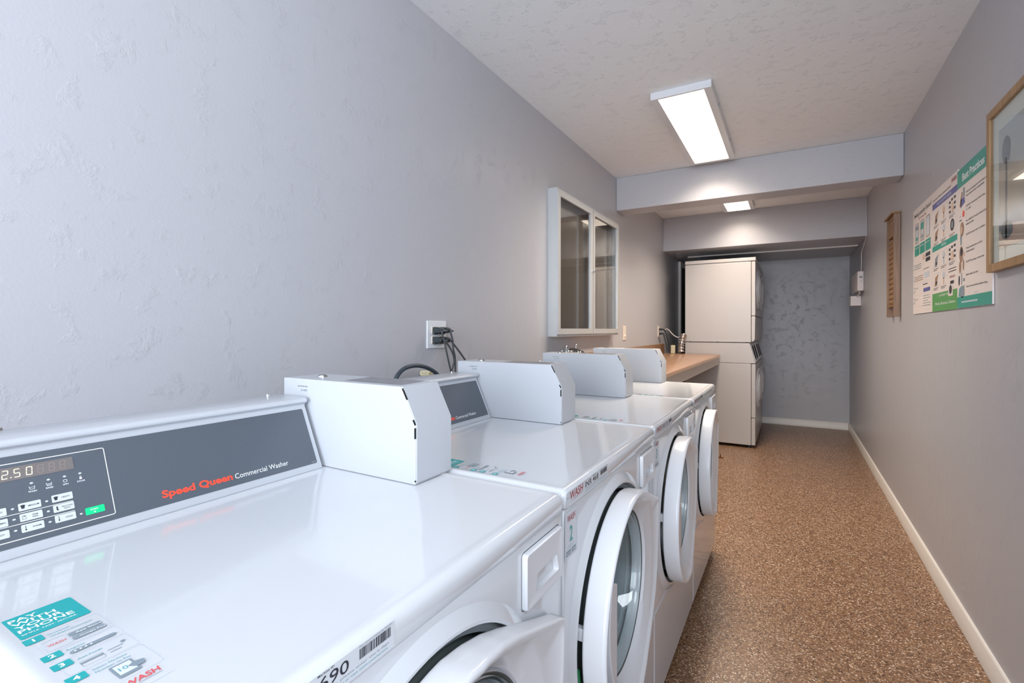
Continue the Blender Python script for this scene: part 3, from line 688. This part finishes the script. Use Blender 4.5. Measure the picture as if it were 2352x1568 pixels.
# chrome water valves
def valve(u, v, label, tall):
    p = on_left(u, v); y_, z_ = p[1], p[2]; r = root('water_valve', (XL, y_, z_ - .05))
    b = MB(); b.cyl((XL, y_, z_ - .05), (XL + .06, y_, z_ - .05), .012, .012, M_CHROME, 16); b.cyl((XL, y_, z_ - .05), (XL + .004, y_, z_ - .05), .028, .026, M_CHROME, 20)
    b.cyl((XL + .055, y_, z_ - .075), (XL + .055, y_, z_ - .02), .013, .011, M_CHROME, 16); b.cyl((XL + .055, y_, z_ - .02), (XL + .055, y_, z_ + tall), .005, .004, M_CHROME, 10); b.build('body', r)
    b = MB(); b.sphere((XL + .055, y_, z_ + tall), .008, M_CHROME)
    for k in range(4):
        a = PI / 4 + k * PI / 2; b.cyl((XL + .055, y_, z_ - .006), (XL + .055 + .03 * math.cos(a), y_ + .03 * math.sin(a), z_ - .018), .006, .005, M_CHROME, 10); b.sphere((XL + .055 + .03 * math.cos(a), y_ + .03 * math.sin(a), z_ - .018), .0075, M_CHROME)
    b.build('handle', r); tag(r, label, 'water valve')
valve(1282, 800, 'chrome cross handle water valve under the left end of the display cabinet', .012)
valve(1305, 802, 'chrome water valve with tall stem, right of the other valve', .028)
b = MB(); P = [on_left(1309, 803, XL + .06), on_left(1316, 801, XL + .06), on_left(1330, 805, XL + .05), on_left(1342, 812, XL + .05), on_left(1350, 830, XL + .05)]
b.tube(P, .007, M_BLACK, n=10); tag(b.build('supply_hose'), 'short black supply hose beside the chrome water valves', 'hose')

# ---------------------------------------------------------------- display cabinet on the left wall
def cabinet():
    X0, X1 = XL, -1.189; ya, yb, za, zb = 2.592, 3.760, 1.189, 2.070
    r = root('display_cabinet', (XL, (ya + yb) / 2, za)); b = MB(); t = .012
    b.box(X0, X1 - .004, ya, ya + t, za, zb, M_ALU); b.box(X0, X1 - .004, yb - t, yb, za, zb, M_ALU); b.box(X0, X1 - .004, ya + t, yb - t, zb - t, zb, M_ALU); b.box(X0, X1 - .004, ya + t, yb - t, za, za + t, M_ALU)
    b.build('housing', r, smooth=False)
    b = MB(); b.box(X0 + .001, X0 + .012, ya + t, yb - t, za + t, zb - t, M_CORK); b.build('backing', r, smooth=False)
    for y0, y1, side in ((ya + .006, 3.171, 1), (3.181, yb - .006, 0)):
        z0, z1 = za + .014, zb - .012; fw = .034
        d = root('door', (X1 - .004, y0 if side else y1, z0)); d.parent = r; d.location = Vector(WORLD[d.name]) - WORLD[r.name]
        b = MB(); xa, xb = X1 - .012, X1 + .003
        b.box(xa, xb, y0, y0 + fw, z0, z1, M_ALU); b.box(xa, xb, y1 - fw, y1, z0, z1, M_ALU); b.box(xa, xb, y0 + fw, y1 - fw, z0, z0 + fw, M_ALU); b.box(xa, xb, y0 + fw, y1 - fw, z1 - fw, z1, M_ALU)
        b.build('door_frame', d, smooth=False)
        b = MB(); q = (xa + .004, y0 + fw, y1 - fw, z0 + fw, z1 - fw); b.add([(q[0], q[1], q[3]), (q[0], q[2], q[3]), (q[0], q[2], q[4]), (q[0], q[1], q[4])], [(0, 1, 2, 3)], M_GLASS); b.build('glass', d, smooth=False)
        b = MB(); hy = y1 - .012 if side else y0 + .012; b.cyl((xb, hy, 1.632), (xb + .007, hy, 1.632), .008, .007, M_CHROME, 16); b.build('lock', d)
    tag(r, 'silver framed two door glass display cabinet on the left wall above the washers', 'display cabinet')
cabinet()
r = root('wall_plate', (XL, 4.105, 1.137)); b = MB(); b.box(XL, XL + .006, 4.068, 4.148, 1.139, 1.262, M_IVORY); b.build('plate', r, bevel=.002)
b = MB(); b.cyl((XL + .006, 4.108, 1.175), (XL + .013, 4.108, 1.175), .011, .010, M_IVORY, 16); b.build('knob', r)
tag(r, 'ivory wall plate with a round button, right of the display cabinet', 'wall plate')
outlet('wall_outlet', 5.318, 5.392, 1.151, 1.268, M_IVORY, (5.355,), (1.232, 1.186), 'small ivory outlet on left wall at the far end of the counter', 'wall outlet')

# ---------------------------------------------------------------- counter
def counter():
    XW = XL + .002; y0, y1, xe = 2.935, 5.55, -.665; zt = .967
    r = root('counter', ((XW + xe) / 2, (y0 + y1) / 2, .86)); b = MB()
    b.prism([(XW, zt - .03), (xe + .012, zt - .03), (xe + .014, zt - .018), (xe + .010, zt - .006), (xe, zt), (XW, zt)], 'y', y0, y1, M_LAM); b.build('worktop', r, bevel=.003, seg=3)
    b = MB(); b.box(XW, XW + .02, y0, y1, zt, zt + .105, M_LAM); b.build('backsplash', r, bevel=.003)
    b = MB(); b.box(xe - .016, xe + .004, y0, y1, zt - .105, zt - .03, M_APRON); b.box(XW, xe - .016, y0, y0 + .02, zt - .105, zt - .03, M_APRON); b.build('apron', r, bevel=.002)
    for yy in (y0 + .06, 4.25, y1 - .07):
        b = MB(); b.prism([(XW, zt - .03), (xe - .03, zt - .03), (xe - .03, zt - .055), (XW + .05, zt - .30), (XW, zt - .30)], 'y', yy, yy + .03, M_APRON)
        b.build('bracket', r, smooth=False)
    b = MB(); b.box(xe + .0138, xe + .0150, y0, y1, zt - .028, zt - .010, M_LAME); b.build('edge_band', r, smooth=False)
    tag(r, 'brown laminate folding counter along the left wall beyond the washers', 'counter')
counter()
# clutter in the corner behind the counter
def pt(u, v, Y):
    f, th = 1109.2368, .5238; a = (u - 1176) / f; bb = -(v - 755.2534) / f; s_, c_ = math.sin(th), math.cos(th)
    d = (-s_ + a * c_, c_ + a * s_, bb); t = Y / d[1]; return (d[0] * t, Y, d[2] * t + CAMH)
def farcord(name, px, Y, r_, m, label, plug=None):
    if plug:
        R = root(name, (XL + .01, plug[0], plug[1])); b = MB()
        b.prism([(XL + .0085, plug[1] - .014), (XL + .03, plug[1] - .012), (XL + .055, plug[1] - .006), (XL + .055, plug[1] + .006), (XL + .03, plug[1] + .010), (XL + .0085, plug[1] + .012)], 'y', plug[0] - .012, plug[0] + .012, M_BLACK); b.build('plug', R, bevel=.003)
        b = MB(); b.tube([(XL + .055, plug[0], plug[1])] + [pt(u, v, Y) for u, v in px], r_, m, n=8); b.build('cord', R); return tag(R, label, 'power cord')
    b = MB(); b.tube([pt(u, v, Y) for u, v in px], r_, m, n=8); return tag(b.build(name), label, 'cord')
farcord('power_cord', [(1528, 761), (1531, 770), (1535, 785), (1537, 800), (1539, 806.5)], 5.42, .006, M_BLACK, 'black power cord dropping from the upper plug of the far outlet to the counter', (5.355, 1.232))
farcord('power_cord', [(1525, 768), (1527, 778), (1530, 790), (1531.5, 800), (1532, 805.5)], 5.42, .006, M_BLACK, 'black power cord dropping from the lower plug of the far outlet', (5.355, 1.186))
farcord('white_cable', [(1528, 757), (1531, 755), (1536, 757), (1543, 765), (1550, 771), (1557, 774), (1566, 773), (1571, 773)], 5.53, .0045, M_BOXW, 'white cable arching from the far outlet towards the stacked dryers')
farcord('black_cable', [(1533, 766), (1539, 771), (1546, 774), (1554, 774), (1562, 775), (1570, 779)], 5.545, .005, M_BLACK, 'black cable sagging behind the white cable at the far outlet')
b = MB(); p0 = pt(1546, 804.5, 5.48); p1 = pt(1545, 792, 5.48)
b.box(p0[0] - .022, p0[0] + .022, 5.46, 5.50, .9675, p1[2], M_YEL); tag(b.build('small_box', bevel=.006, seg=3), 'small yellowed plastic box standing at the back of the brown counter', 'box')
b = MB(); q0 = pt(1564, 804, 5.48); q1 = pt(1567, 778, 5.48)
b.tube([(q0[0], 5.48, .985), ((q0[0] + q1[0]) / 2 - .004, 5.485, (q0[2] + q1[2]) / 2), (q1[0], 5.49, q1[2]), (q1[0] + .005, 5.52, q1[2] + .04)],
       lambda t: .030 + .006 * math.sin(t * 46), M_FOIL, n=18, sub=18); tag(b.build('foil_duct'), 'crinkled silver foil duct rising beside the stacked dryers', 'duct')

# ---------------------------------------------------------------- stacked dryers
def dryer():
    y0 = 5.570; y1 = 6.250; yc = (y0 + y1) / 2; xr = -1.012
    R = root('stacked_dryer', (-.66, yc, 0))
    b = MB(); b.box(xr, -.358, y0, y1, .03, .876, M_DRYER); b.build('lower_cabinet', R, bevel=.004)
    b = MB(); b.prism([(xr, .879), (-.316, .879), (-.345, 1.0), (-.372, 1.090), (xr, 1.090)], 'y', y0, y1, M_DRYER); cn = b.build('control_housing', R, bevel=.003)
    b = MB(); b.box(xr, -.358, y0, y1, 1.096, 1.938, M_DRYER); up = b.build('upper_cabinet', R, bevel=.004)
    s = MB(); s.box(-.99, -.38, y0 - .0022, y0, 1.104, 1.108, M_DRYERF)
    for xx in (-.96, -.68, -.40): s.cyl((xx, y0 - .003, 1.100), (xx, y0, 1.100), .004, .004, M_GAP, 8)
    s.build('side_rail', up, smooth=False)
    b = MB(); b.box(xr - .002, -.314, y0 - .002, y1 + .002, 1.942, 1.980, M_DRYER); b.build('top_cap', R, bevel=.005)
    def front(pts, nm): b = MB(); b.prism(pts, 'y', y0 + .001, y1 - .001, M_DRYER); return b.build(nm, R, bevel=.004)
    front([(-.355, .033), (-.318, .033), (-.318, .312), (-.355, .312)], 'kick_panel')
    lf = front([(-.355, .318), (-.316, .318), (-.316, .873), (-.355, .873)], 'lower_front')
    front([(-.355, 1.105), (-.336, 1.105), (-.322, 1.13), (-.318, 1.368), (-.355, 1.368)], 'access_panel')
    uf = front([(-.355, 1.374), (-.318, 1.374), (-.318, 1.936), (-.355, 1.936)], 'upper_front')
    for par, zc, x in ((lf, .60, -.316), (uf, 1.67, -.318)):
        b = MB(); b.loft([ringyz(yc, zc, r_, x + q, 48) for r_, q in ((.215, -.002), (.215, .010), (.210, .014), (.150, .016), (.146, .026), (.128, .028), (.122, .018))], M_PLASTIC, True, False)
        for k in range(4):
            for sg in (1, -1):
                zz = zc + sg * (.168 + .012 * k); b.cyl((x + .013, yc, zz), (x + .017, yc, zz), .004, .004, M_WINK, 8)
        D = b.build('door', par, sharp=40)
        if True:
            g = MB(); g.loft([ringyz(yc, zc, r_, x + q, 48) for r_, q in ((.122, .018), (.06, .016), (.004, .016))], M_BLACK, False, True); g.build('window', par)
    # two slanted meter windows
    for cy_ in (y0 + .20, y1 - .20):
        b = MB(); pts = [(-.318, .892), (-.3145, .893), (-.3625, 1.072), (-.369, 1.072)]
        b.prism(pts, 'y', cy_ - .13, cy_ + .13, M_PLASTIC)
        b.prism([(-.322, .915), (-.3190, .915), (-.3570, 1.055), (-.362, 1.055)], 'y', cy_ - .085, cy_ + .085, M_GAP); b.build('meter', cn, smooth=False)
    for fx in (-.38, -.96):
        for fy in (y0 + .05, y1 - .05): b = MB(); b.cyl((fx, fy, 0), (fx, fy, .035), .02, .014, M_BLACK, 14); b.build('foot', R)
    return R
D0 = dryer(); D1 = copy_tree(D0); D1.location.y += .686
tag(D0, 'tall almond stacked dryer with its plain side facing the camera', 'stacked dryer', 'stacked dryers')
tag(D1, 'rear almond stacked dryer next to the grey far wall, mostly hidden', 'stacked dryer', 'stacked dryers')
# rusty stub in the floor
b = MB(); b.cyl((-.585, 5.02, 0), (-.585, 5.02, .035), .005, .004, M_RUST, 8); b.cyl((-.585, 5.02, 0), (-.585, 5.02, .003), .03, .028, M_RUST, 12)
tag(b.build('floor_bolt'), 'small rusty bolt stub sticking up from the floor before the dryers', 'bolt')

# ---------------------------------------------------------------- right wall
def right_flat(y_left, z0, x=XR - .004): return Flat((x, y_left, z0), (0, -1, 0), (0, 0, 1), .0002)
# instruction poster
r = root('instruction_poster', (XR, 3.16, 1.322)); F = right_flat(3.597, 1.322)
b = MB(); b.box(XR - .0045, XR - .001, 2.728, 3.597, 1.322, 1.915, M_POSTER); b.build('board', r, smooth=False)
F = right_flat(3.597, 1.322, XR - .0048); T, G = M_TEAL2, M_GREYINK
F.text('Making Laundry Easier!', .03, .545, M_INK, h=.022, w_=.385); F.text('The Connect App', .13, .520, M_RED, h=.012, w_=.18)
for i, a in enumerate((.055, .180, .305)):
    F.outline(a, .395, a + .085, .505, .003, M_INK, 1, .008); F.rect(a + .006, .402, a + .079, .498, (M_LTINK, M_CLEAR, M_CLEAR)[i], 1)
    F.rect(a + .01, (.470, .455, .480)[i], a + .075, .492, (M_GREYINK, T, M_LTINK)[i], 2); F.rect(a + .02, .41, a + .062, (.43, .425, .415)[i], (T, M_GREYINK, M_LTINK)[i], 2)
    F.rect(a - .012, .325, a + .098, .384, T, 1); F.text(('Download', 'Add Funds', 'Start Machine')[i], a - .004, .366, M_WINK, h=.009, w_=.085)
F.rect(.235, .285, .285, .312, M_SKIN, 1); F.rect(.300, .294, .395, .314, M_INK, 1); F.rect(.300, .268, .395, .288, M_INK, 1)
for i, zz in enumerate((.265, .198, .135, .072)):
    F.ell(.030, zz, .016, .017, M_GREYINK, 1); F.ell(.030, zz, .010, .011, M_WINK, 2)
    for k in range((3, 3, 1, 1)[i]): F.rect(.060, zz + .006 - .011 * k, (.20, .24, .13, .12)[i], zz + .0095 - .011 * k, M_BROWN if i == 1 else M_GREYINK, 1)
    F.rect(.02, zz - .032, .405, zz - .031, M_LTINK, 1)
F.rect(.25, .232, .37, .236, G, 1); F.rect(.27, .185, .38, .215, M_LTINK, 1); F.rect(.24, .150, .34, .155, M_INK, 1); F.rect(.25, .112, .395, .132, M_BLUE, 1, .006)
for k in range(5): F.rect(.245, .090 - .013 * k, (.38, .39, .35, .41, .40)[k], .093 - .013 * k, G, 1)
F.rect(.31, .016, .38, .018, M_LTINK, 1)
F.rect(.432, .0, .434, .593, M_LTINK, 1)
F.text('WASH', .770, .560, M_RED, h=.018, w_=.078, slant=.1, bold=.015); F.text('Laundry Room Instructions', .455, .546, M_INK, h=.011, w_=.31)
F.rect(.442, .505, .862, .534, M_BLUE, 1); F.text('HOW TO USE THE WASHERS', .53, .514, M_WINK, h=.011, w_=.24)
F.rect(.442, .296, .862, .322, T, 1); F.text('DRYERS', .61, .304, M_WINK, h=.011, w_=.08)
F.rect(.442, 0, .862, .088, M_GRN, 1); F.text('LAUNDRY TIPS', .57, .070, M_WINK, h=.009, w_=.16); F.text('Money. Business. Centers', .50, .030, M_WINK, h=.013, w_=.33)
F.rect(.725, .062, .795, .110, M_POSTER, 2); F.ell(.760, .090, .022, .020, M_INK, 3)
for ri, zz in enumerate((.425, .340, .215, .120)):
    for ci, a in enumerate((.455, .590, .725)):
        if ri == 3 and ci == 2:
            for k in range(2): F.rect(a, zz + .060 - .012 * k, a + .12, zz + .0635 - .012 * k, M_INK, 1)
            F.text('WASH', a + .02, zz + .020, M_RED, h=.012, w_=.08); F.rect(a + .03, zz - .006, a + .085, zz + .008, M_INK, 1); continue
        F.outline(a, zz, a + .115, zz + .068, .0012, M_LTINK, 1, .002)
        if ci == 0: F.poly([(a + .03, zz + .004), (a + .07, zz + .004), (a + .08, zz + .035), (a + .10, zz + .060), (a + .06, zz + .050), (a + .04, zz + .045)], M_BROWN if ri != 2 else G, 2); F.rect(a + .05, zz + .012, a + .078, zz + .026, M_INK, 3)
        elif ci == 1: F.ell(a + .057, zz + .046, .022, .017, M_LTINK if ri else M_SKIN, 2); F.rect(a + .047, zz + .004, a + .064, zz + .034, M_SKIN if ri != 2 else M_LTINK, 2)
        elif ri in (0, 2):
            for q, (da, dz) in enumerate(((.01, .048), (.045, .056), (.085, .058), (.01, .028), (.085, .034), (.01, .006), (.085, .012))): F.rect(a + da, zz + dz, a + da + .024, zz + dz + .011, M_INK, 2)
            F.rect(a + .045, zz + .002, a + .075, zz + .044, M_SKIN, 2)
        else: F.ell(a + .06, zz + .034, .030, .027, M_INK, 2); F.ell(a + .06, zz + .034, .016, .016, M_GREYINK, 3)
        for k in range(2): F.rect(a + .01, zz - .008 - .007 * k, a + (.10, .075)[k], zz - .0055 - .007 * k, M_INK, 1)
F.build('print', r)
tag(r, 'wide white laundry instruction poster with violet, teal and green bars', 'poster')
r = root('best_practices_poster', (XR, 2.52, 1.324)); b = MB(); b.box(XR - .0065, XR - .001, 2.317, 2.729, 1.324, 1.903, M_POSTER); b.build('board', r, smooth=False)
F = right_flat(2.729, 1.324, XR - .0068); F.rect(.002, .503, .412, .579, T, 1); F.text('Best Practices', .070, .522, M_WINK, h=.030, w_=.265, bold=.025); F.rect(.002, 0, .412, .046, T, 1)
F.text('wash.com', .22, .052, M_LTINK, h=.008); F.rect(.06, .020, .26, .026, M_LTINK, 2)
items = [(.462, ['Check all clothing for loose items and', 'zip or fasten every compartment'], 0), (.405, ['DO NOT exceed cup of liquid soap', 'or 1 pod'], 0), (.345, ['Pour DIRECTLY, be exact instead of drum', 'before clothes'], 0),
         (.290, ['DO NOT add any water in machines'], 0), (.235, ['Check machine door or lid is', 'closed properly'], 0), (.180, ['DO NOT use things on heat dryer'], 0), (.128, ['Never wash a dry load'], 0), (.080, ['Clean lint screen before and after drying'], 0)]
for zz, ls, _ in items:
    for k, t in enumerate(ls): F.text(t, .120, zz - .014 * k, M_INK, h=.0075, w_=min(.245, .0068 * len(t)), bold=.01)
F.poly([(.03, .425), (.06, .480), (.075, .475), (.05, .42)], M_BROWN, 1); F.poly([(.045, .415), (.105, .43), (.095, .455), (.05, .45)], M_BLUE, 1); F.rect(.080, .455, .100, .492, M_GREYINK, 1)
F.ell(.085, .385, .014, .014, M_SALMON, 1); F.rect(.030, .378, .060, .382, M_LTINK, 1); F.rect(.030, .362, .062, .366, M_INK, 1)
F.ell(.065, .325, .026, .030, M_BROWN, 1); F.ell(.058, .322, .014, .016, M_SKIN, 2); F.poly([(.045, .260), (.060, .260), (.064, .300), (.041, .300)], M_GREYINK, 1)
F.ell(.055, .222, .026, .034, M_BROWN, 1); F.ell(.060, .232, .017, .018, M_INK, 2); F.poly([(.075, .215), (.105, .210), (.090, .235)], M_SKIN, 2)
F.ell(.040, .170, .016, .026, M_BROWN, 1); F.ell(.085, .176, .010, .024, M_BROWN, 1); F.ell(.027, .115, .010, .022, M_INK, 1); F.rect(.055, .095, .066, .145, M_GREYINK, 1); F.rect(.080, .108, .104, .120, M_GREYINK, 1)
F.poly([(.03, .050), (.045, .088), (.095, .092), (.10, .052), (.075, .040)], M_GREYINK, 1); F.poly([(.02, .048), (.03, .082), (.045, .085), (.035, .048)], M_TEALINK, 2)
F.build('print', r)
tag(r, 'tall poster with teal header reading Best Practices, next to the framed picture', 'poster')

# framed beach picture
def frame():
    y1, y0, z0, z1 = 2.303, 1.50, 1.432, 1.985; x0 = XR - .026
    r = root('framed_picture', (XR, (y0 + y1) / 2, z0)); b = MB(); f = .026
    for a, c, p, q in ((y1 - f, y1, z0, z1), (y0, y0 + f, z0, z1), (y0 + f, y1 - f, z1 - f, z1), (y0 + f, y1 - f, z0, z0 + f)): b.box(x0, XR - .001, a, c, p, q, M_WOODF)
    b.build('frame', r, smooth=False)
    b = MB(); b.box(x0 + .012, x0 + .016, y0 + f, y1 - f, z0 + f, z1 - f, M_MATB); b.build('mat_board', r, smooth=False)
    b = MB(); b.box(x0 + .0105, x0 + .012, y0 + f + .055, y1 - f - .055, z0 + f + .045, z1 - f - .06, M_PIC); b.build('picture', r, pivot=(x0 + .011, (y0 + y1) / 2, (z0 + z1) / 2), smooth=False)
    F = Flat((x0 + .0103, y1, z0), (0, -1, 0), (0, 0, 1)); F.ell(.145, .385, .035, .045, M_PICD, 1, 28); F.rect(.1375, .10, .1525, .36, M_PICD, 1); F.ell(.15, .125, .05, .03, M_PICD, 1, 24); F.build('painted_tree', r)
    b = MB(); b.add([(x0 + .005, y0 + f, z0 + f), (x0 + .005, y1 - f, z0 + f), (x0 + .005, y1 - f, z1 - f), (x0 + .005, y0 + f, z1 - f)], [(0, 1, 2, 3)], M_GLASS); b.build('glass', r, smooth=False)
    tag(r, 'oak framed picture with white mat under glass at the right edge', 'framed picture')
frame()

# antique washboard
def washboard():
    yn, yf = 3.985, 4.265; z0, z1 = 1.318, 1.992; xf = XR - .037; st = .034
    r = root('washboard', (XR, (yn + yf) / 2, z0))
    for a, c in ((yn, yn + st), (yf - st, yf)):
        b = MB(); b.box(xf, XR - .002, a, c, z0, z1, M_WOODW); b.build('side_rail', r, bevel=.002)
    b = MB(); b.box(xf - .012, XR - .001, yn - .004, yf + .018, z1, z1 + .013, M_WOODG); b.build('top_cap', r, bevel=.002)
    b = MB(); b.box(xf + .006, XR - .006, yn + st, yf - st, 1.855, z1, M_WOODG); b.box(xf + .002, XR - .006, yn + st, yf - st, 1.965, 1.978, M_WOODG); b.build('header_board', r, bevel=.001)
    b = MB(); P = []; n = 13; zt, zb = 1.845, 1.40; h = (zt - zb) / n
    x = XR - .022; pts = [(XR - .008, zb)]
    for i in range(n):
        for k in range(6): pts.append((x - .010 * math.sin(PI * k / 6) ** 1.2 * (1 - .3 * k / 6), zb + h * (i + k / 6)))
    pts += [(x, zt), (XR - .008, zt)]; b.prism(pts, 'y', yn + st, yf - st, M_WOODG); b.build('rub_board', r, sharp=60)
    b = MB(); b.box(xf + .003, XR - .006, yn + st, yf - st, 1.385, 1.400, M_WOODG); b.build('lower_rail', r, bevel=.001)
    tag(r, 'old wooden washboard with ridged panel hung on the right wall', 'washboard')
washboard()

# service boxes near the far corner
r = root('junction_box', (XR, 6.1, 1.612)); b = MB(); b.box(.566, XR, 5.815, 6.35, 1.612, 1.806, M_BOXW); b.build('body', r, bevel=.01, seg=3)
b = MB(); b.box(.580, .606, 5.812, 5.815, 1.74, 1.755, M_GREYINK); b.box(.590, .596, 5.812, 5.815, 1.70, 1.71, M_GREYINK); b.build('indicator', r, smooth=False)
b = MB(); b.tube([(.595, 5.93, 1.612), (.595, 5.95, 1.59), (.585, 6.03, 1.57)], .007, M_BOXW, n=8); b.build('conduit', r)
tag(r, 'long off white service box high on the right wall near the far corner', 'junction box')
b = MB(); b.box(.530, XR, 6.03, 6.16, 1.475, 1.575, M_BOXW); tag(b.build('small_junction_box', bevel=.004), 'smaller off white box mounted just below the long service box', 'junction box')
b = MB(); b.tube([(.600, 5.88, 1.80), (.606, 5.88, 1.90), (.604, 5.86, 1.99), (.610, 5.70, 2.06), (.612, 5.568, 2.115)], .0035, M_BOXW, n=8); tag(b.build('thin_cable'), 'thin white cable running from the service box up to the beam', 'cable')
